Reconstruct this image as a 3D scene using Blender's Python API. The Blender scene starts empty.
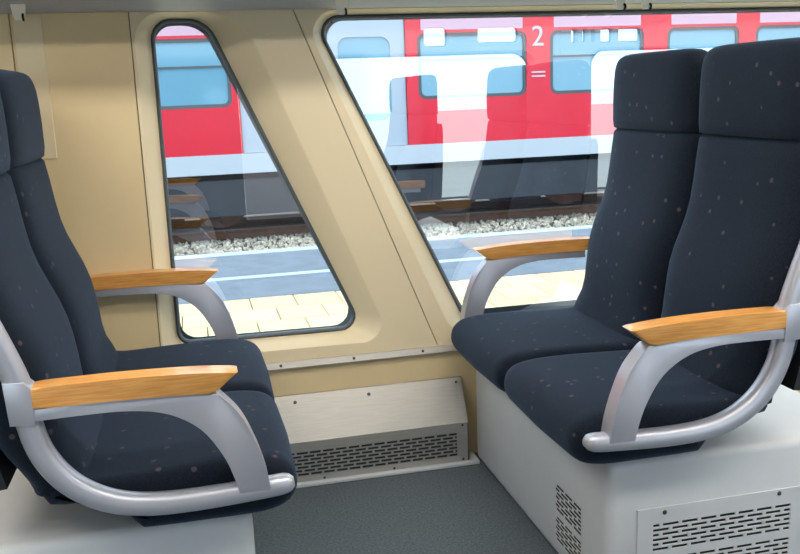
import bpy, bmesh, math, random
from mathutils import Vector, Matrix, Euler
random.seed(7)
C = bpy.context.scene.collection
SC = bpy.context.scene

# ------------------------------------------------------------------ camera
F, PITCH, YAW, ROLL = 889.5, 0.2061, 0.2245, -0.0377
cy, sy, cp, sp = math.cos(YAW), math.sin(YAW), math.cos(PITCH), math.sin(PITCH)
fw = Vector((sy * cp, cy * cp, -sp)); r0 = Vector((cy, -sy, 0)); u0 = r0.cross(fw)
rt = math.cos(ROLL) * r0 + math.sin(ROLL) * u0
up = -math.sin(ROLL) * r0 + math.cos(ROLL) * u0
cd = bpy.data.cameras.new('camera'); cam = bpy.data.objects.new('camera', cd); C.objects.link(cam)
cd.sensor_width = 36; cd.lens = F / 800 * 36; cd.clip_start = 0.02; cd.clip_end = 400
m = Matrix((rt, up, -fw)).transposed().to_4x4(); m.translation = Vector((-0.4391, -2.6124, 1.1671))
cam.matrix_world = m
SC.camera = cam
SC.view_settings.view_transform = 'Standard'; SC.view_settings.look = 'None'
SC.view_settings.gamma = 1; SC.view_settings.use_curve_mapping = False
SC.view_settings.exposure = 0.0

# ------------------------------------------------------------------ sky: bright overcast
W = bpy.data.worlds.new('world'); SC.world = W; W.use_nodes = True
bg = W.node_tree.nodes['Background']
bg.inputs[0].default_value = (0.80, 0.93, 1.0, 1); bg.inputs[1].default_value = 3.5
sd = bpy.data.lights.new('sun', 'SUN'); sun = bpy.data.objects.new('sun', sd); C.objects.link(sun)
sd.energy = 1.6; sd.angle = math.radians(8); sd.color = (1, .9, .72)
sun.rotation_euler = Vector((0.35, 0.50, -0.95)).to_track_quat('-Z', 'Y').to_euler()

# ------------------------------------------------------------------ materials
def lin(c):
    return tuple(((x / 255) / 12.92 if x / 255 <= .04045 else ((x / 255 + .055) / 1.055) ** 2.4) for x in c) + (1,)

def mat(name, col, rough=.5, metal=0., var=0., vscale=30, bump=0., bscale=200, sheen=0, rnd=0, stretch=None, spec=.5):
    M = bpy.data.materials.new(name); M.use_nodes = True
    nt = M.node_tree; b = nt.nodes['Principled BSDF']
    c = lin(col)
    b.inputs['Base Color'].default_value = c; b.inputs['Roughness'].default_value = rough
    b.inputs['Metallic'].default_value = metal; b.inputs['Specular IOR Level'].default_value = spec
    if sheen:
        b.inputs['Sheen Weight'].default_value = sheen; b.inputs['Sheen Roughness'].default_value = .45
        b.inputs['Sheen Tint'].default_value = (.4, .62, 1, 1)
    N = nt.nodes.new; L = nt.links.new
    tc = N('ShaderNodeTexCoord'); src = tc.outputs['Object']
    if stretch:
        mp = N('ShaderNodeMapping'); mp.inputs['Scale'].default_value = stretch; L(src, mp.inputs[0]); src = mp.outputs[0]
    if var or rnd:
        n = N('ShaderNodeTexNoise'); n.inputs['Scale'].default_value = vscale; n.inputs['Detail'].default_value = 4
        L(src, n.inputs['Vector'])
        mr = N('ShaderNodeMapRange'); mr.inputs['From Min'].default_value = .3; mr.inputs['From Max'].default_value = .7
        mr.inputs['To Min'].default_value = 1 - var; mr.inputs['To Max'].default_value = 1 + var
        L(n.outputs['Fac'], mr.inputs[0]); v = mr.outputs[0]
        if rnd:
            oi = N('ShaderNodeObjectInfo'); m2 = N('ShaderNodeMapRange')
            m2.inputs['To Min'].default_value = 1 - rnd; m2.inputs['To Max'].default_value = 1 + rnd * .4
            L(oi.outputs['Random'], m2.inputs[0]); mu = N('ShaderNodeMath'); mu.operation = 'MULTIPLY'
            L(v, mu.inputs[0]); L(m2.outputs[0], mu.inputs[1]); v = mu.outputs[0]
        hs = N('ShaderNodeHueSaturation'); hs.inputs['Color'].default_value = c; L(v, hs.inputs['Value'])
        L(hs.outputs[0], b.inputs['Base Color'])
    if bump:
        n = N('ShaderNodeTexNoise'); n.inputs['Scale'].default_value = bscale; n.inputs['Detail'].default_value = 3
        L(src, n.inputs['Vector'])
        bp = N('ShaderNodeBump'); bp.inputs['Strength'].default_value = bump; bp.inputs['Distance'].default_value = .002
        L(n.outputs['Fac'], bp.inputs['Height']); L(bp.outputs[0], b.inputs['Normal'])
    return M

def fabric():
    M = mat('seat_fabric', (27, 31, 40), .85, bump=.5, bscale=900, sheen=.22, spec=.2)
    nt = M.node_tree; b = nt.nodes['Principled BSDF']; N = nt.nodes.new; L = nt.links.new
    tc = N('ShaderNodeTexCoord')
    n = N('ShaderNodeTexNoise'); n.inputs['Scale'].default_value = 300; L(tc.outputs['Object'], n.inputs['Vector'])
    r = N('ShaderNodeValToRGB'); r.color_ramp.elements[0].color = lin((9, 14, 23)); r.color_ramp.elements[1].color = lin((22, 33, 50))
    r.color_ramp.elements[0].position = .3; r.color_ramp.elements[1].position = .75
    L(n.outputs['Fac'], r.inputs[0])
    vo = N('ShaderNodeTexVoronoi'); vo.inputs['Scale'].default_value = 23; vo.inputs['Randomness'].default_value = .75
    L(tc.outputs['Object'], vo.inputs['Vector'])
    mr = N('ShaderNodeMapRange'); mr.inputs['From Min'].default_value = .15; mr.inputs['From Max'].default_value = .10
    L(vo.outputs['Distance'], mr.inputs[0])
    hs = N('ShaderNodeMixRGB'); L(vo.outputs['Color'], hs.inputs[0])
    hs.inputs[1].default_value = lin((74, 76, 84)); hs.inputs[2].default_value = lin((78, 58, 66))
    mx = N('ShaderNodeMixRGB'); L(mr.outputs[0], mx.inputs[0]); L(r.outputs[0], mx.inputs[1]); L(hs.outputs[0], mx.inputs[2])
    L(mx.outputs[0], b.inputs['Base Color'])
    return M

def wood():
    M = mat('beech', (218, 152, 78), .32)
    nt = M.node_tree; b = nt.nodes['Principled BSDF']; N = nt.nodes.new; L = nt.links.new
    tc = N('ShaderNodeTexCoord'); mp = N('ShaderNodeMapping'); mp.inputs['Scale'].default_value = (6, 60, 120)
    L(tc.outputs['Object'], mp.inputs[0])
    n = N('ShaderNodeTexNoise'); n.inputs['Scale'].default_value = 2.5; n.inputs['Detail'].default_value = 6; L(mp.outputs[0], n.inputs['Vector'])
    r = N('ShaderNodeValToRGB'); r.color_ramp.elements[0].color = lin((212, 142, 66)); r.color_ramp.elements[1].color = lin((234, 178, 104))
    r.color_ramp.elements[0].position = .3; r.color_ramp.elements[1].position = .7
    L(n.outputs['Fac'], r.inputs[0]); L(r.outputs[0], b.inputs['Base Color'])
    b.inputs['Coat Weight'].default_value = .4; b.inputs['Coat Roughness'].default_value = .15
    return M

def glass(name, tint, r0_):
    M = bpy.data.materials.new(name); M.use_nodes = True; nt = M.node_tree; nt.nodes.clear()
    N = nt.nodes.new; L = nt.links.new
    o = N('ShaderNodeOutputMaterial'); t = N('ShaderNodeBsdfTransparent'); t.inputs[0].default_value = tint
    g = N('ShaderNodeBsdfGlossy'); g.inputs['Roughness'].default_value = .0; g.inputs[0].default_value = (.93, .98, 1, 1)
    lw = N('ShaderNodeLayerWeight'); lw.inputs[0].default_value = .5     # thin sheet: Schlick reflectance, the same from either face
    pw = N('ShaderNodeMath'); pw.operation = 'POWER'; pw.inputs[1].default_value = 5; L(lw.outputs['Facing'], pw.inputs[0])
    fr = N('ShaderNodeMapRange'); fr.inputs['To Min'].default_value = r0_; fr.inputs['To Max'].default_value = 1; L(pw.outputs[0], fr.inputs[0])
    mx = N('ShaderNodeMixShader'); L(fr.outputs[0], mx.inputs[0]); L(t.outputs[0], mx.inputs[1]); L(g.outputs[0], mx.inputs[2])
    L(mx.outputs[0], o.inputs[0])
    return M

def emit(name, col, s):
    M = bpy.data.materials.new(name); M.use_nodes = True; b = M.node_tree.nodes['Principled BSDF']
    b.inputs['Emission Color'].default_value = col; b.inputs['Emission Strength'].default_value = s
    return M

M_wall = mat('cream_laminate', (228, 207, 164), .5, var=.03, vscale=6, bump=.15, bscale=500)
M_reveal = mat('cream_moulding', (230, 215, 182), .42, bump=.1, bscale=400)
M_base = mat('pale_grey_lacquer', (206, 211, 218), .45, var=.02, vscale=12, bump=.12, bscale=700)
M_steel = mat('brushed_steel', (196, 194, 190), .48, .8, var=.06, vscale=5, bump=.25, bscale=60, stretch=(3, 60, 60))
M_alu = mat('silver_lacquer', (184, 188, 202), .34, .45, bump=.05, bscale=900)
M_dark = mat('dark_void', (14, 15, 17), .8)
M_backing = mat('grille_mesh', (66, 76, 90), .7)
M_rub = mat('grey_rubber', (74, 84, 92), .5)
M_floor = mat('speckled_carpet', (86, 96, 103), .9, var=.4, vscale=160, bump=.5, bscale=500)
M_ceil = mat('grey_rack_lacquer', (186, 193, 206), .5)
M_ceilw = mat('white_ceiling', (225, 222, 212), .6)
M_screw = mat('screw_steel', (95, 90, 84), .35, .9)
M_hook = mat('cream_plastic', (250, 246, 230), .4)
M_fab = fabric(); M_wood = wood()
M_shell = mat('seat_shell', (30, 33, 40), .6)
M_glass = glass('coated_glass', (.88, .96, 1, 1), .31)
M_glass2 = glass('clear_glass', (.95, .98, 1, 1), .05)
M_red = mat('red_train_paint', (218, 18, 52), .3, var=.04, vscale=2)
M_greyl = mat('pale_grey_laminate', (186, 188, 200), .5)
M_dimmer = mat('slate_reflection_dimmer', (88, 96, 108), .5)  # dark tone put on the opposite wall to dim what the windows reflect
M_pink = mat('painted_pink_reflection', (206, 168, 190), .4)  # lavender reflection in the coach glass, put into a panel colour
M_white = mat('white_train_paint', (186, 196, 210), .35)
M_tgrey = mat('light_grey_train_paint', (170, 182, 200), .35)
M_tdark = mat('train_underframe', (46, 52, 62), .7, var=.15, vscale=3)
M_tglass = mat('train_window_glass', (104, 158, 186), .08, spec=1.0)  # reflected sky is put into this light blue pane colour
M_rust = mat('rusty_steel', (120, 84, 66), .7, var=.2, vscale=8)
M_tile = mat('sandy_paving', (222, 202, 160), .85, var=.08, vscale=14, rnd=.12, bump=.4, bscale=120)
M_asph = mat('grey_platform', (112, 122, 136), .9, var=.12, vscale=6, bump=.4, bscale=80)
M_line = mat('white_line', (176, 192, 212), .7)
M_stone = mat('ballast_stone', (188, 180, 168), .9, var=.45, vscale=9)
M_earth = mat('track_bed', (104, 98, 92), .95, var=.3, vscale=9)
M_conc = mat('pale_concrete', (176, 176, 172), .9, var=.06, vscale=3)
M_lamp = emit('lamp_diffuser', (1, .92, .80, 1), 19.0)

# ------------------------------------------------------------------ helpers
def link(name, me, m, parent=None, kind=None):
    o = bpy.data.objects.new(name, me); C.objects.link(o)
    for x in (m if isinstance(m, (list, tuple)) else [m]): me.materials.append(x)
    if parent is not None: o.parent = parent
    if kind: o['kind'] = kind
    return o

def fin(bm, name, smooth=None):
    bmesh.ops.recalc_face_normals(bm, faces=bm.faces[:])
    me = bpy.data.meshes.new(name); bm.to_mesh(me); bm.free()
    if smooth is not None:
        for p in me.polygons: p.use_smooth = True
        me.set_sharp_from_angle(angle=math.radians(smooth))
    return me

def thing(name, label, cat, loc=(0, 0, 0), group=None):
    o = bpy.data.objects.new(name, None); C.objects.link(o); o.location = loc
    return tag(o, label, cat, group)

def tag(o, label, cat, group=None):
    o['label'] = label; o['category'] = cat
    if group: o['group'] = group
    return o

def abox(bm, x0, x1, y0, y1, z0, z1, mi=0):
    v = [bm.verts.new(p) for p in ((x0, y0, z0), (x1, y0, z0), (x1, y1, z0), (x0, y1, z0), (x0, y0, z1), (x1, y0, z1), (x1, y1, z1), (x0, y1, z1))]
    for f in ((0, 3, 2, 1), (4, 5, 6, 7), (0, 1, 5, 4), (1, 2, 6, 5), (2, 3, 7, 6), (3, 0, 4, 7)):
        bm.faces.new([v[i] for i in f]).material_index = mi

def box(x0, x1, y0, y1, z0, z1, bev=0, seg=2):
    bm = bmesh.new(); abox(bm, x0, x1, y0, y1, z0, z1)
    if bev: bmesh.ops.bevel(bm, geom=bm.edges[:], offset=bev, segments=seg, affect='EDGES', profile=.5)
    return bm

def rings(bm, R, cap=True, closed=False):
    V = [[bm.verts.new(p) for p in r] for r in R]
    n = len(V[0])
    for a, b in zip(V, V[1:] + (V[:1] if closed else [])):
        for i in range(n):
            bm.faces.new((a[i], a[(i + 1) % n], b[(i + 1) % n], b[i]))
    if cap and not closed:
        bm.faces.new(V[0][::-1]); bm.faces.new(V[-1])
    return V

def spline(P, n=6, closed=False):
    out = []; N = len(P)
    for i in range(N if closed else N - 1):
        g = lambda k: P[k % N] if closed else P[min(max(k, 0), N - 1)]
        p0, p1, p2, p3 = g(i - 1), g(i), g(i + 1), g(i + 2)
        for k in range(n):
            t = k / n
            out.append(tuple(.5 * (2 * b + (c - a) * t + (2 * a - 5 * b + 4 * c - d) * t * t + (3 * b - a - 3 * c + d) * t ** 3)
                             for a, b, c, d in zip(p0, p1, p2, p3)))
    if not closed: out.append(tuple(P[-1]))
    return out

def prism_xz(poly, y0, y1, bev=0, seg=2):
    """outline in the x-z plane, thick along y, its rims rounded"""
    bm = bmesh.new()
    rings(bm, [[(x, y0, z) for x, z in poly], [(x, y1, z) for x, z in poly]])
    if bev:
        bm.edges.ensure_lookup_table()
        ed = [e for e in bm.edges if abs(e.verts[0].co.y - e.verts[1].co.y) < 1e-6]
        bmesh.ops.bevel(bm, geom=ed, offset=bev, segments=seg, affect='EDGES', profile=.5)
    return bm

def rpoly(cs, n=7):
    """corners [(x, z, radius)] -> rounded outline with n points a corner"""
    out = []; N = len(cs)
    for i in range(N):
        p = Vector(cs[i][:2]); a = (Vector(cs[i - 1][:2]) - p).normalized(); b = (Vector(cs[(i + 1) % N][:2]) - p).normalized()
        r = cs[i][2]; half = math.acos(max(-1, min(1, a.dot(b)))) / 2
        d = r / math.tan(half); c = p + (a + b).normalized() * (r / math.sin(half))
        s = p + a * d - c; e = p + b * d - c
        a0 = math.atan2(s.y, s.x); a1 = math.atan2(e.y, e.x); da = (a1 - a0 + math.pi) % (2 * math.pi) - math.pi
        for k in range(n):
            t = a0 + da * k / (n - 1); out.append((c.x + r * math.cos(t), c.y + r * math.sin(t)))
    return out

def fill_xz(bm, outer, holes, y):
    """flat panel in the plane y, with holes"""
    cu = bpy.data.curves.new('tmp', 'CURVE'); cu.dimensions = '2D'; cu.fill_mode = 'BOTH'
    for P in [outer] + holes:
        s = cu.splines.new('POLY'); s.points.add(len(P) - 1); s.use_cyclic_u = True
        for q, (x, z) in zip(s.points, P): q.co = (x, z, 0, 1)
    o = bpy.data.objects.new('tmp', cu); C.objects.link(o)
    dg = bpy.context.evaluated_depsgraph_get(); me = bpy.data.meshes.new_from_object(o.evaluated_get(dg))
    vs = [bm.verts.new((v.co.x, y, v.co.y)) for v in me.vertices]
    for p in me.polygons:
        try: bm.faces.new([vs[i] for i in p.vertices])
        except ValueError: pass
    bpy.data.objects.remove(o); bpy.data.curves.remove(cu); bpy.data.meshes.remove(me)

def perforated(bm, u0, u1, v0, v1, grids, put, t=.0025, mi=0):
    """plate with staggered slots; put(u0,u1,v0,v1,t) adds one bar of it. grids: (gu0,gu1,gv0,gv1,rows,pitch,web)"""
    gs = sorted(grids, key=lambda g: g[2]); v = v0
    for g in gs:
        gu0, gu1, gv0, gv1, rows, pitch, web = g; HF = .64
        put(u0, u1, v, gv0); put(u0, gu0, gv0, gv1); put(gu1, u1, gv0, gv1)
        h = (gv1 - gv0) / rows
        for r in range(rows):
            a = gv0 + r * h
            if r < rows - 1: put(gu0, gu1, a + h * HF, a + h)
            else: put(gu0, gu1, a + h * HF, gv1)
            off = (r % 2) * pitch / 2
            if off: put(gu0, gu0 + off * .9, a, a + h * HF) if r % 2 == 0 else None
            u = gu0 + pitch - web + off - (pitch if off else 0)
            while u < gu1 - web * .3:
                if u + web > gu0: put(max(u, gu0), min(u + web, gu1), a, a + h * HF)
                u += pitch
        v = gv1
    put(u0, u1, v, v1)

def disc(bm, c, ax, r, h, n=10):
    """small domed screw head"""
    ax = Vector(ax).normalized(); t = ax.orthogonal().normalized(); b = ax.cross(t); c = Vector(c)
    R = [[c + (t * math.cos(k * 2 * math.pi / n) + b * math.sin(k * 2 * math.pi / n)) * r * s + ax * h * q for k in range(n)]
         for s, q in ((1, -.6), (1, .3), (.75, .85), (.3, 1))]
    rings(bm, R)

def screw(c, ax, parent, r=.005, h=.0025):
    bm = bmesh.new(); disc(bm, c, ax, r, h)
    return link('screw', fin(bm, 'screw', 40), M_screw, parent)

# ------------------------------------------------------------------ coach shell
XL, XR, YO, ZC = -3.0, 4.2, -2.95, 2.12
link('floor', fin(box(XL, XR, YO, .0, -.06, 0), 'floor'), M_floor, kind='structure')
link('ceiling', fin(box(XL, XR, YO - .1, .1, ZC, ZC + .08), 'ceiling'), M_ceilw, kind='structure')
link('wall_left', fin(box(XL - .05, XL, YO - .1, .1, -.06, ZC), 'wall_left'), M_wall, kind='structure')
link('wall_right', fin(box(XR, XR + .05, YO - .1, .1, -.06, ZC), 'wall_right'), M_wall, kind='structure')

ZT = 1.415
SW_IN = rpoly([(-.517, 1.386, .055), (-.366, 1.386, .085), (.042, .444, .045), (-.52, .448, .04)])
SW_OUT = rpoly([(-.562, 1.402, .075), (-.268, 1.402, .16), (.125, .408, .06), (-.565, .415, .05)])
LW_IN = rpoly([(-.066, 1.388, .05), (2.22, 1.388, .05), (2.02, .44, .05), (.376, .44, .05)])
LW_OUT = rpoly([(-.108, 1.402, .07), (2.27, 1.402, .07), (2.06, .418, .07), (.315, .418, .07)])
YG = .05

def wall_panel(outer, hole_out, hole_in, parent, y=0., ys=1, name='wall_panel', extra=()):
    bm = bmesh.new()
    fill_xz(bm, outer, ([hole_out] if hole_out else []) + list(extra), y)
    for h in extra: rings(bm, [[(x, y, z) for x, z in h], [(x, y + ys * .05, z) for x, z in h]], cap=False)
    if hole_out:
        n = len(hole_out)
        R = []
        for t, d in ((0, 0), (.035, .012), (.09, .06), (.5, .48), (1, 1)):
            R.append([(a[0] + (b[0] - a[0]) * t, y + ys * YG * d, a[1] + (b[1] - a[1]) * t) for a, b in zip(hole_out, hole_in)])
        rings(bm, R, cap=False)
    # returned edge of the sheet
    n = len(outer)
    a = [bm.verts.new((x, y, z)) for x, z in outer]; b = [bm.verts.new((x, y + ys * .012, z)) for x, z in outer]
    for i in range(n): bm.faces.new((a[i], a[(i + 1) % n], b[(i + 1) % n], b[i]))
    bmesh.ops.remove_doubles(bm, verts=bm.verts[:], dist=1e-5)
    return link(name, fin(bm, name, 22), M_wall if not hole_out else M_reveal, parent)

def window(name, hole_in, y, ys):
    bm = bmesh.new()
    c = (sum(p[0] for p in hole_in) / len(hole_in), sum(p[1] for p in hole_in) / len(hole_in))
    n = len(hole_in)
    def inset(d):
        out = []
        for i in range(n):
            a, p, b = Vector(hole_in[i - 1]), Vector(hole_in[i]), Vector(hole_in[(i + 1) % n])
            t = (b - a).normalized(); nn = Vector((-t.y, t.x))
            if nn.dot(Vector(c) - p) < 0: nn = -nn
            out.append(tuple(p + nn * d))
        return out
    R = [[(x, y + ys * q, z) for x, z in inset(d)] for d, q in ((-.003, YG + .012), (-.003, YG - .004), (.003, YG - .009), (.008, YG - .005), (.0085, YG + .012))]
    rings(bm, R, closed=True)
    w = link(name, fin(bm, name, 50), M_rub, kind='structure')
    bm = bmesh.new()
    bm.faces.new([bm.verts.new((x, y + ys * (YG + .004), z)) for x, z in inset(.006)])
    me = bpy.data.meshes.new('pane'); bm.to_mesh(me); bm.free()
    link('pane', me, M_glass, w)
    return w

# window wall
def wall_back():
    root = link('wall_back', fin(box(XL, XR, 0.002, .03, -.06, .362), 'wall_back'), M_wall, kind='structure')
    S1 = -.571; s2t, s2b = -.128, .272; g = .0014; Z0 = .374
    wall_panel([(-.8745, Z0), (S1 - g, Z0), (S1 - g, ZT), (-.8745, ZT)], None, None, root)
    wall_panel([(S1 + g, Z0), (s2b - g, Z0), (s2t - g, ZT), (S1 + g, ZT)], SW_OUT, SW_IN, root)
    wall_panel([(s2b + g, Z0), (2.4, Z0), (2.4, ZT), (s2t + g, ZT)], LW_OUT, LW_IN, root)
    wall_panel([(XL, Z0), (-.8775, Z0), (-.8775, ZT), (XL, ZT)], None, None, root)
    wall_panel([(2.403, Z0), (XR, Z0), (XR, ZT), (2.403, ZT)], None, None, root)
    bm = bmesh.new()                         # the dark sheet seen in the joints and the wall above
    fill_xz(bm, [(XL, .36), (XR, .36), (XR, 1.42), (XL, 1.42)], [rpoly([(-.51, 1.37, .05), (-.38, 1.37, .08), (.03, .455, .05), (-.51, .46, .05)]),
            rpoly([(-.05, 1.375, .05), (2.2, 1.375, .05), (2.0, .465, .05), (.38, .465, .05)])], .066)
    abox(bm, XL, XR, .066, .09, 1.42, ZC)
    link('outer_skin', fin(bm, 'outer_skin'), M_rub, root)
    # narrow upright cover strip at the left joint
    link('cover_strip', fin(box(-.868, -.795, -.004, .002, 1.02, 1.405, .002), 'cover_strip'), M_reveal, root)
    window('window_1', SW_IN, 0, 1)
    window('window_2', LW_IN, 0, 1)
    bm = bmesh.new(); rings(bm, [[(x, a, b) for a, b in ((.0015, .354), (-.012, .354), (-.014, .357), (-.007, .3745), (.0015, .3755))] for x in (-2.9, 3.9)])
    t = link('trim_1', fin(bm, 'trim_1'), M_steel, kind='structure')
    for x in (-.225, .0, .22, -.45, .45): screw((x, -.0108, .366), (0, -1, 0), t, .0045)
    bm = box(-.374, .374, -.092, -.074, .0, .012, .003); abox(bm, .3455, .374, -.0745, .001, .0, .011)
    link('baseboard_back', fin(bm, 'baseboard_back'), M_base, kind='structure')
wall_back()

# opposite window wall, seen mirrored in the panes
def wall_front():
    root = link('wall_front', fin(box(XL, XR, YO - .03, YO, -.06, .40), 'wall_front'), M_dimmer, kind='structure')
    W2 = rpoly([(-.066, 1.388, .05), (1.80, 1.388, .12), (1.80, .45, .05), (.364, .45, .055)])
    W2o = rpoly([(-.108, 1.402, .07), (1.85, 1.402, .14), (1.85, .418, .07), (.315, .418, .07)])
    W3 = rpoly([(2.24, 1.388, .1), (3.3, 1.388, .05), (3.3, .45, .05), (2.24, .45, .055)])
    W3o = rpoly([(2.19, 1.402, .12), (3.35, 1.402, .07), (3.35, .418, .07), (2.19, .418, .07)])
    W4 = rpoly([(-2.3, 1.388, .05), (-1.1, 1.388, .05), (-1.1, .45, .05), (-2.3, .45, .055)])
    W4o = rpoly([(-2.35, 1.402, .07), (-1.05, 1.402, .07), (-1.05, .418, .07), (-2.35, .418, .07)])
    U = [rpoly([(a, c1, .03), (b, c1, .03), (b, c0, .03), (a, c0, .03)], 5) for a, b, c0, c1 in
         ((1.07, 1.235, 1.435, 1.56), (1.43, 1.72, 1.45, 1.555))]
    U2 = [rpoly([(a, 1.53, .02), (b, 1.53, .02), (b, 1.435, .02), (a, 1.435, .02)], 5) for a, b in ((2.08, 2.13), (2.16, 2.20), (2.225, 2.25), (2.29, 2.39), (2.42, 2.60))]
    for a, b, ho, hi in ((XL, -.9, W4o, W4), (-.898, -.125, None, None), (-.123, 2.0, W2o, W2), (2.002, XR, W3o, W3)):  # blank slate stretch added opposite to keep the small window's reflection dark
        p = wall_panel([(a, .40), (b, .40), (b, ZC), (a, ZC)], ho, hi, root, YO, -1, extra=U if a == -.123 else U2 if a == 2.002 else ())
        p.data.materials[0] = M_greyl if ho else M_dimmer
    for k, h in ((3, W2), (4, W3), (5, W4)): 
        w = window('window_%d' % k, h, YO, -1)
        for ch in w.children: ch.data.materials[0] = M_glass2
    for k, h in enumerate(U + U2): window('window_%d' % (6 + k), h, YO, -1).children[0].data.materials[0] = M_glass2
wall_front()

# luggage racks: the grey underside over the windows
def rack(label, y, s, z):
    o = thing('luggage_rack', label, 'luggage rack', (.6, y, z), 'luggage racks')
    P = [(0, .004), (-.02, .004), (-.05, .012), (-.12, .036), (-.30, .055), (-.34, .060), (-.35, .075), (-.345, .088), (-.30, .085), (-.12, .075), (0, .075)]
    bm = bmesh.new(); rings(bm, [[(x, s * a, b) for a, b in P] for x in (XL - .6, XR - .6)])
    link('rack_shelf', fin(bm, 'rack_shelf', 30), M_ceil, o)
    bm = bmesh.new(); rings(bm, [[(x, s * (-.352 + .011 * math.cos(k * .785)), .09 + .011 * math.sin(k * .785)) for k in range(8)] for x in (XL - .6, XR - .6)])
    link('rack_rail', fin(bm, 'rack_rail', 40), M_alu, o)
    return o
rack('grey luggage rack running along above the two windows', -.002, 1, 1.40)
rack('grey luggage rack across the aisle above the opposite window', YO + .002, -1, 1.66)

# hooks hanging under the rack
def hook(x, label, s=1):
    o = thing('coat_hook', label, 'hook', (x, -.072, 1.414), 'coat hooks under the luggage rack')
    bm = bmesh.new()
    P = [(-.018, .024), (.018, .024), (.018, .0), (.014, -.020), (.007, -.033), (-.011, -.033), (-.015, -.018), (-.018, .0)]
    rings(bm, [[(a, yy, b) for a, b in P] for yy in (-.006, .004)])
    link('bracket', fin(bm, 'bracket'), M_hook, o)
    bm = bmesh.new()
    path = spline([(.009, -.004, -.018), (.010, -.010, -.021), (.010, -.012, -.027), (.010, -.009, -.032), (.010, -.004, -.033)], 4)
    R = []
    for i, p in enumerate(path):
        a = Vector(path[max(i - 1, 0)]); b = Vector(path[min(i + 1, len(path) - 1)]); t = (b - a).normalized()
        n1 = t.orthogonal().normalized(); n2 = t.cross(n1)
        R.append([Vector(p) + (n1 * math.cos(k * math.pi / 3) + n2 * math.sin(k * math.pi / 3)) * .0032 for k in range(6)])
    rings(bm, R)
    link('hook_pin', fin(bm, 'hook_pin', 60), M_dark, o)
hook(.004, 'cream coat hook at the top left corner of the large window')
hook(.848, 'cream coat hook above the large window, left one of the close pair')
hook(.932, 'cream coat hook above the large window, right one of the close pair')
hook(-.838, 'grey shaded coat hook at the far left above the wall panel joint')

# ceiling lamps
def lamp(x, y, label):
    o = thing('ceiling_lamp', label, 'lamp', (x, y, ZC), 'ceiling lamps along the aisle')
    link('housing', fin(box(-.62, .62, -.11, .11, -.03, 0, .006), 'housing'), M_ceil, o)
    link('diffuser', fin(box(-.6, .6, -.09, .09, -.042, -.0305, .004), 'diffuser'), M_lamp, o)
for x, n in ((-1.4, 'first'), (.2, 'second'), (1.8, 'third'), (3.3, 'fourth')): lamp(x, -1.12, 'long ceiling lamp near the window wall, %s from the left end' % n)
for x, n in ((-1.4, 'first'), (.2, 'second'), (1.8, 'third'), (3.3, 'fourth')): lamp(x, -1.9, 'long ceiling lamp near the opposite wall, %s from the left end' % n)

# ------------------------------------------------------------------ heater under the window
def heater():
    o = thing('heater_cover', 'brushed steel heater cover with slotted grille below the wall trim', 'heater', (-.015, -.04, .003))
    ox, oy, oz = -.015, -.04, .003
    yf = -.072; x0, x1 = -.374, .344
    bm = bmesh.new()
    def put(u0, u1, v0, v1):
        abox(bm, u0 - ox, u1 - ox, yf - oy, yf + .003 - oy, v0 - oz, v1 - oz)
    perforated(bm, x0, x1, .003, .138, [(-.36, .306, .030, .110, 7, .040, .007)], put)
    link('grille', fin(bm, 'grille'), M_steel, o)
    bm = bmesh.new(); abox(bm, x0 + .005 - ox, x1 - .005 - ox, yf + .014 - oy, yf + .016 - oy, .006 - oz, .134 - oz)
    link('grille_backing', fin(bm, 'grille_backing'), M_backing, o)
    bm = bmesh.new()
    P = [(yf, .138), (-.006, .266), (-.0005, .268), (-.0005, .264), (yf + .006, .137)]
    rings(bm, [[(x - ox, a - oy, b - oz) for a, b in P] for x in (x0, x1)])
    link('top_plate', fin(bm, 'top_plate'), M_steel, o)
    for x in (x0, x1 - .003):
        bm = bmesh.new(); P = [(yf, .003), (yf, .138), (-.006, .266), (-.0005, .266), (-.0005, .003)]
        rings(bm, [[(q - ox, a - oy, b - oz) for a, b in P] for q in (x, x + .003)])
        link('end_plate', fin(bm, 'end_plate'), M_steel, o)
    n = Vector((0, -.131, .066)).normalized()
    for x in (-.19, .04): screw((x - ox, -.016 - oy, .247 - oz), n, o, .0055)
    screw((.325 - ox, -.012 - oy, .253 - oz), n, o, .004)
    for x, z in ((.325, .130), (.325, .016), (-.12, .015), (.10, .015)): screw((x - ox, yf - oy, z - oz), (0, -1, 0), o, .004)
heater()

# ------------------------------------------------------------------ facing double seats
def superellipse(xf, d, yc, b, n=2.8, k=32):
    out = []
    for i in range(k):
        t = 2 * math.pi * (i + .5) / k; c, s = math.cos(t), math.sin(t)
        out.append((xf + d / 2 + d / 2 * math.copysign(abs(c) ** (2 / n), c), yc + b * math.copysign(abs(s) ** (2 / (n + 1.5)), s)))
    return out

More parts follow.
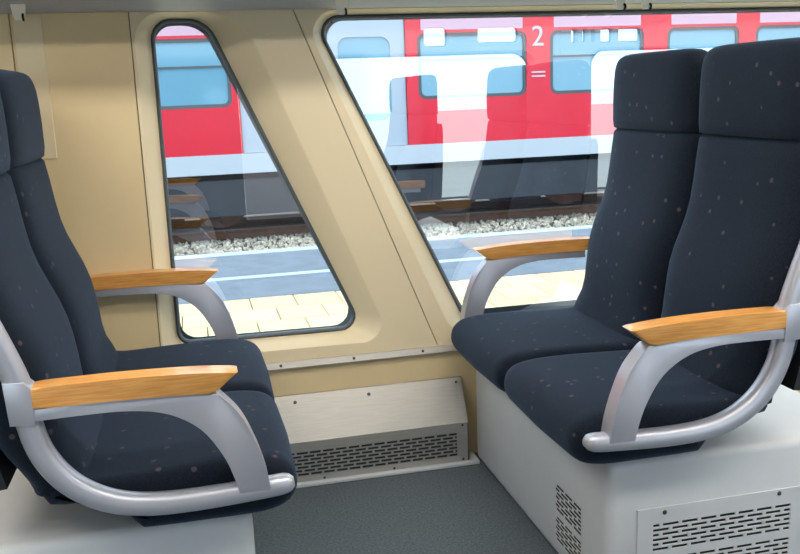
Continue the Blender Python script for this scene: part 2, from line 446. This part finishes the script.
BX, BY = .60, -.522           # bench origin (right bench)
def double_seat(s, label, group):
    root = thing('double_seat', label, 'seat', (s * BX, BY, 0), group)
    def done(bm, name, m, par, sm=None):
        for v in bm.verts: v.co.x -= BX; v.co.y -= BY
        if s < 0:
            for v in bm.verts: v.co.x = -v.co.x
        return link(name, fin(bm, name, sm), m, par)
    # pedestal with its two vents
    bm = box(.378, 1.06, -.970, -.035, .0, .366, .022, 3)
    ped = done(bm, 'pedestal', M_base, root, 40)
    bm = bmesh.new()
    put = lambda u0, u1, v0, v1: abox(bm, u0, u1, -.9745, -.9710, v0, v1)
    perforated(bm, .448, .90, .035, .250, [(.486, .832, .146, .215, 6, .047, .008), (.486, .832, .062, .131, 6, .047, .008)], put)
    abox(bm, .451, .897, -.9708, -.9703, .038, .247, 1)
    done(bm, 'vent_panel', [M_base, M_dark], ped)
    for x, z in ((.513, .237), (.800, .240), (.513, .05)):
        bm = bmesh.new(); disc(bm, (x, -.9746, z), (0, -1, 0), .0055, .0025); done(bm, 'screw', M_screw, ped, 40)
    bm = bmesh.new()
    put = lambda u0, u1, v0, v1: abox(bm, .3766, .3772, u0, u1, v0, v1)
    perforated(bm, -.842, -.686, .045, .206, [(-.838, -.690, .132, .204, 7, .050, .009), (-.838, -.690, .052, .118, 7, .050, .009)], put)
    abox(bm, .3774, .3776, -.841, -.687, .046, .205, 1)
    done(bm, 'side_vent', [M_base, M_dark], ped)
    # cushions
    prof = spline([(.745, .492), (.66, .486), (.56, .489), (.46, .492), (.38, .491), (.325, .483), (.296, .463), (.286, .435), (.290, .405),
                   (.312, .382), (.36, .370), (.45, .369), (.565, .370), (.590, .376), (.615, .408), (.645, .435), (.745, .442)], 3, True)
    cxz = (.50, .435)
    for y0, y1 in ((-.535, -.072), (-1.000, -.545)):
        R = []
        L = [(0, .030), (.004, .019), (.012, .008), (.026, .002), (.045, 0)]
        ys = [(y0 + a, d) for a, d in L] + [((y0 + y1) / 2, -.004)] + [(y1 - a, d) for a, d in L[::-1]]
        for y, d in ys:
            ring = []
            for i, (x, z) in enumerate(prof):
                a, b = Vector(prof[i - 1]), Vector(prof[(i + 1) % len(prof)]); t = (b - a).normalized(); nn = Vector((-t.y, t.x))
                if nn.dot(Vector(cxz) - Vector((x, z))) < 0: nn = -nn
                ring.append((x + nn.x * d, y, z + nn.y * d))
            R.append(ring)
        bm = bmesh.new(); rings(bm, R)
        done(bm, 'seat_cushion', M_fab, root, 60)
        yc, b = (y0 + y1) / 2, (y1 - y0) / 2
        # backrest: stack of rounded sections following the S of the back
        lv = [(.468, .695, .085), (.476, .684, .10), (.49, .672, .12), (.515, .682, .125), (.545, .697, .13), (.58, .704, .14), (.63, .708, .15), (.67, .713, .15), (.71, .721, .14),
              (.75, .734, .13), (.79, .751, .125), (.83, .768, .115), (.87, .780, .108), (.92, .789, .10), (.98, .797, .095), (1.022, .804, .09), (1.032, .812, .08)]
        R = []
        for z, xf, d in lv:
            w = b - .004 - (.0 if z < 1.03 else .008)
            if z < .6: w += .0
            R.append([(x, y, z) for x, y in superellipse(xf, d, yc, w)])
        bm = bmesh.new(); rings(bm, R)
        bk = done(bm, 'backrest', M_fab, root, 60)
        lv = [(1.033, .811, .082, -.006), (1.037, .803, .095, 0), (1.06, .799, .10, 0), (1.12, .799, .10, 0), (1.17, .801, .098, 0), (1.20, .804, .095, 0), (1.215, .807, .09, -.002),
              (1.228, .811, .084, -.008), (1.238, .816, .076, -.020), (1.2445, .824, .062, -.040), (1.2475, .834, .042, -.075)]
        R = [[(x, y, z) for x, y in superellipse(xf, d, yc, b - .004 + q)] for z, xf, d, q in lv]
        bm = bmesh.new(); rings(bm, R)
        done(bm, 'headrest', M_fab, bk, 60)
    # armrests: lower rail, curved front post and top bar, wooden pad
    for ya, yb in ((-1.045, -1.003), (-.047, -.006)):
        ym, hw = (ya + yb) / 2, (yb - ya) / 2
        path = spline([(.298, .448), (.36, .443), (.48, .438), (.57, .442), (.64, .461), (.698, .502), (.736, .560), (.753, .625), (.762, .69), (.782, .755), (.815, .845), (.84, .92)], 5)
        R = []
        for i, p in enumerate(path):
            a, c = Vector(path[max(i - 1, 0)]), Vector(path[min(i + 1, len(path) - 1)]); t = (c - a).normalized(); nn = Vector((-t.y, t.x))
            q = i / (len(path) - 1)
            h = .0185 + .003 * min(1, q * 2); w = hw * 1.0
            if i < 3: k = (.45, .82, .96)[i]; h *= k; w *= k
            R.append([(p[0] + nn.x * h * math.copysign(abs(math.cos(e)) ** .7, math.cos(e)), ym + w * math.copysign(abs(math.sin(e)) ** .7, math.sin(e)),
                       p[1] + nn.y * h * math.copysign(abs(math.cos(e)) ** .7, math.cos(e))) for e in [k * math.pi / 8 for k in range(16)]])
        if ya < -.5:
            bm = bmesh.new(); rings(bm, R)
            fr = done(bm, 'armrest_frame', M_alu, root, 50)
        else: fr = None
        outer = spline([(.343, .444), (.350, .490), (.366, .545), (.390, .600), (.428, .646)], 5)
        inner = spline([(.752, .630), (.66, .632), (.58, .630), (.515, .616), (.461, .580), (.426, .526), (.409, .480), (.401, .444)], 4)
        bm = prism_xz(outer + [(.50, .650), (.62, .652), (.752, .652)] + inner, ya, yb, .004)
        if fr is None: fr = done(bm, 'armrest_frame', M_alu, root, 40)
        else: done(bm, 'armrest_post', M_alu, fr, 40)
        if ya < -.5:
          bm = prism_xz([(.738, .622), (.780, .626), (.784, .704), (.750, .702), (.738, .690)], ya - .003, yb + .001, .003)
          done(bm, 'bracket', M_alu, fr, 40)
        e = .0 if ya < -.5 else .035
        pad = spline([(.388, .681), (.47, .688), (.60, .6915), (.742 + e, .690)], 5) + spline([(.742 + e, .6525), (.60, .6525), (.50, .6505), (.436, .646)], 4)
        bm = prism_xz(pad + [(.425, .652)], ya - .003, yb + .003 if ya < -.5 else yb + .004, .005, 3)
        done(bm, 'wooden_pad', M_wood, fr, 40)
    # shell at the back of the two seats
    bm = bmesh.new()
    P = [(.81, .49), (.86, .485), (.89, .60), (.902, .80), (.905, .96), (.898, .985), (.885, .98), (.87, .9), (.855, .8), (.835, .6)]
    rings(bm, [[(x, y, z) for x, z in P] for y in (-.99, -.08)])
    done(bm, 'back_shell', M_shell, root, 30)
    bm = box(.50, .63, -.85, -.2, .36, .42, .01)
    done(bm, 'seat_mount', M_dark, root)
    return root

G = 'double seats with wooden armrests'
right = double_seat(1, 'dark blue double seat on the right with pedestal vents facing left', G)
left = double_seat(-1, 'dark blue double seat on the left, cut by the picture edge', G)

def copy_tree(o, parent=None):
    c = o.copy(); C.objects.link(c)
    if parent is not None: c.parent = parent
    for ch in o.children: copy_tree(ch, c)
    return c
OFF = -1.905
for src, lab in ((right, 'dark double seat across the aisle, mirrored in the large window'),
                 (left, 'dark double seat across the aisle backing the left end')):
    c = copy_tree(src); c.location.y += OFF; c['label'] = lab; c['group'] = 'double seats across the aisle'

# ------------------------------------------------------------------ outside: platform
ZP = -.15
pl = link('platform', fin(box(-14, 18, .35, 5.10, -1.1, ZP - .03), 'platform'), M_asph, kind='structure')
link('edge_slab', fin(box(-14, 18, 3.262, 5.06, ZP - .0295, ZP), 'edge_slab'), M_asph, pl)
link('edge_line', fin(box(-14, 18, 3.92, 4.02, ZP - .02, ZP + .003), 'edge_line'), M_line, pl)
link('edge_kerb', fin(box(-14, 18, 4.97, 5.12, ZP - .10, ZP + .006, .01), 'edge_kerb'), M_line, pl)
tw, td = .29, .33
tm = fin(box(-tw / 2 + .003, tw / 2 - .003, -td / 2 + .003, td / 2 - .003, -.03, 0, .004, 1), 'paving_tile'); tm.materials.append(M_tile)
for j in range(8):
    for i in range(16):
        o = bpy.data.objects.new('paving_tile', tm); C.objects.link(o); o.parent = pl
        o.location = (-1.15 + (i + (j % 2) * .5) * tw, 3.26 - td * (j + .5), ZP + random.uniform(-.002, .001))
link('far_paving', fin(box(3.36, 18, .4, 3.255, ZP - .0295, ZP - .004), 'far_paving'), M_tile, pl)
link('near_paving', fin(box(-14, -1.16, .4, 3.255, ZP - .0295, ZP - .004), 'near_paving'), M_tile, pl)

# track bed, stones, rails
tb = link('track_bed', fin(box(-14, 18, 5.10, 16, -1.3, -.97), 'track_bed'), M_earth, kind='structure')
def stones():
    bm = bmesh.new()
    for k in range(5200):
        x = random.uniform(-2.2, 7.5); y = random.choice((random.uniform(9.2, 10.98), random.uniform(9.2, 10.98), random.uniform(9.2, 10.98), random.uniform(11.22, 11.7)))
        r = random.uniform(.025, .05); z = -.96 + random.uniform(0, .02)
        e = Euler((random.uniform(0, 6), random.uniform(0, 6), random.uniform(0, 6))).to_matrix()
        v = [bm.verts.new(Vector((x, y, z)) + e @ Vector(p)) for p in ((r, 0, 0), (-r, 0, r * .2), (0, r * .8, 0), (0, -r * .9, 0), (0, 0, r * .75), (r * .2, 0, -r * .7))]
        for a, b, c in ((0, 2, 4), (2, 1, 4), (1, 3, 4), (3, 0, 4), (2, 0, 5), (1, 2, 5), (3, 1, 5), (0, 3, 5)): bm.faces.new((v[a], v[b], v[c]))
    o = link('ballast_stones', fin(bm, 'ballast_stones'), M_stone, kind='stuff')
    tag(o, 'pale grey crushed stone ballast between the platform and the red train', 'ballast')
stones()
rp = [(-.07, 0), (.07, 0), (.07, .012), (.012, .03), (.012, .11), (.036, .122), (.036, .155), (-.036, .155), (-.036, .122), (-.012, .11), (-.012, .03), (-.07, .012)]
for y, lb in ((11.10, 'rusty brown rail at the near wheels of the red train'), (12.53, 'rusty rail under the far side of the red train')):
    bm = bmesh.new(); rings(bm, [[(x, a, b) for a, b in rp] for x in (-12, 14)])
    o = link('rail', fin(bm, 'rail'), M_rust); o.location = (1, y, -.97); tag(o, lb, 'rail', 'rails of the far track')

# ground on the other side of our coach
link('ground', fin(box(-60, 60, -60, YO - .25, -1.2, -.35), 'ground'), M_conc, kind='structure')

# ------------------------------------------------------------------ outside: red train
def red_train():
    T = thing('passenger_train', 'red regional passenger train with white stripe standing beyond the platform', 'train', (3, 11.8, -.77))
    ox, oy, oz = 3, 11.8, -.77
    Y0 = 10.40
    def d(bm, name, m, par=T, sm=None):
        for v in bm.verts: v.co -= Vector((ox, oy, oz))
        return link(name, fin(bm, name, sm), m, par)
    wins = [(-3.4, -1.75), (-1.45, .20), (2.92, 4.62), (5.0, 6.56), (6.96, 8.22), (8.52, 10.2), (10.5, 12.2)]
    WZ0, WZ1 = 1.03, 1.98
    def opening(a, b): return rpoly([(a, WZ1, .12), (b, WZ1, .12), (b, WZ0, .12), (a, WZ0, .12)], 6)
    for x0, x1 in ((-9, .30), (2.74, 14)):
        bm = bmesh.new()
        hs = [opening(a, b) for a, b in wins if a > x0 and b < x1]
        fill_xz(bm, [(x0, .37), (x1, .37), (x1, 2.9), (x0, 2.9)], hs, Y0)
        for h in hs: rings(bm, [[(x, Y0, z) for x, z in h], [(x, Y0 + .05, z) for x, z in h]], cap=False)
        bmesh.ops.remove_doubles(bm, verts=bm.verts[:], dist=1e-4)
        d(bm, 'side_panel', M_red)
    d(box(-9, 14, Y0 - .004, Y0 + .05, .09, .37), 'white_stripe', M_white)['label'] = 'white stripe along the foot of the red side'
    d(box(-9, 14, Y0 + .06, Y0 + 2.7, .0, .09), 'floor_pan', M_tdark)
    d(box(-9, 14, Y0 + .06, Y0 + .12, -.52, .09), 'skirt', M_tdark)
    bm = bmesh.new(); rp2 = [(Y0, 2.9), (Y0 + .12, 3.1), (Y0 + .6, 3.35), (Y0 + 1.4, 3.42), (Y0 + 2.2, 3.35), (Y0 + 2.7, 3.1), (Y0 + 2.8, 2.9)]
    rings(bm, [[(x, a, b) for a, b in rp2] for x in (-9, 14)]); d(bm, 'roof', M_tgrey, sm=30)
    d(box(-9, 14, Y0 + 2.72, Y0 + 2.8, -.03, 2.9), 'far_side', M_red)
    for a, b in wins:
        bm = bmesh.new(); h = opening(a, b)
        hi = rpoly([(a + .05, WZ1 - .05, .08), (b - .05, WZ1 - .05, .08), (b - .05, WZ0 + .05, .08), (a + .05, WZ0 + .05, .08)], 6)
        rings(bm, [[(x, Y0 + q, z) for x, z in p] for p, q in ((h, .045), (h, .012), (hi, .012), (hi, .045))], closed=True)
        f = d(bm, 'window_frame', M_rub)
        bm = bmesh.new(); bm.faces.new([bm.verts.new((x, Y0 + .035, z)) for x, z in hi]); d(bm, 'pane', M_tglass, f)
        d(box(a + .05, b - .05, Y0 + .014, Y0 + .034, 1.585, 1.61), 'transom', M_rub, f)
    for a, b in wins:  # added panels that carry the pale band reflected above the windows
        d(box(a + .06, b - .06, Y0 - .004, Y0 + .02, 2.02, 2.55, .003), 'reflection_panel', M_pink)['label'] = 'pale pinkish reflection painted as a panel above the window'
    # double door, light grey
    for a, b in ((.305, 1.515), (1.525, 2.735)):
        bm = bmesh.new(); h = rpoly([(a + .22, 1.95, .14), (b - .22, 1.95, .14), (b - .22, .75, .14), (a + .22, .75, .14)], 6)
        fill_xz(bm, [(a, .375), (b, .375), (b, 2.5), (a, 2.5)], [h], Y0 + .03)
        rings(bm, [[(x, Y0 + .03, z) for x, z in h], [(x, Y0 + .06, z) for x, z in h]], cap=False)
        dr = d(bm, 'door', M_tgrey)
        bm = bmesh.new(); bm.faces.new([bm.verts.new((x, Y0 + .055, z)) for x, z in h]); d(bm, 'pane', M_tglass, dr)
    d(box(.30, 2.74, Y0, Y0 + .06, 2.5, 2.9), 'door_header', M_red)
    # class number and small lettering on the pillar
    def text(s, x, z, size, par):
        cu = bpy.data.curves.new('t', 'FONT'); cu.body = s; cu.size = size; cu.align_x = 'CENTER'; cu.extrude = .004
        o = bpy.data.objects.new('t', cu); C.objects.link(o)
        me = bpy.data.meshes.new_from_object(o.evaluated_get(bpy.context.evaluated_depsgraph_get()))
        bpy.data.objects.remove(o)
        me.transform(Matrix.Translation((x - ox, Y0 - .006 - oy, z - oz)) @ Matrix.Rotation(math.pi / 2, 4, 'X'))
        link('class_number', me, M_white, par)
    text('2', 4.80, 1.76, .42, T)
    for z in (1.36, 1.30): d(box(4.70, 4.92, Y0 - .006, Y0 - .001, z, z + .022), 'lettering_bar', M_white)
    # bogies
    for xc in (-1.0, 4.6):
        bm = bmesh.new(); abox(bm, xc - 1.5, xc + 1.5, Y0 + .45, Y0 + .60, -.50, -.28); abox(bm, xc - .4, xc + .4, Y0 + .4, Y0 + .62, -.62, -.40)
        bg_ = d(bm, 'bogie_frame', M_tdark)
        for q in (-.95, .95):
            bm = bmesh.new()
            R = [[(xc + q + r * math.cos(k * math.pi / 14), y, -.345 + r * math.sin(k * math.pi / 14)) for k in range(28)]
                 for r, y in ((.10, Y0 + .64), (.36, Y0 + .66), (.425, Y0 + .66), (.425, Y0 + .78), (.10, Y0 + .80))]
            rings(bm, R); d(bm, 'wheel', M_rust, bg_, 30)
    for xa, xb in ((1.4, 2.6), (6.4, 8.2), (8.5, 10.5)):
        d(box(xa, xb, Y0 + .3, Y0 + .9, -.60, -.10, .03), 'equipment_box', M_tdark)
red_train()
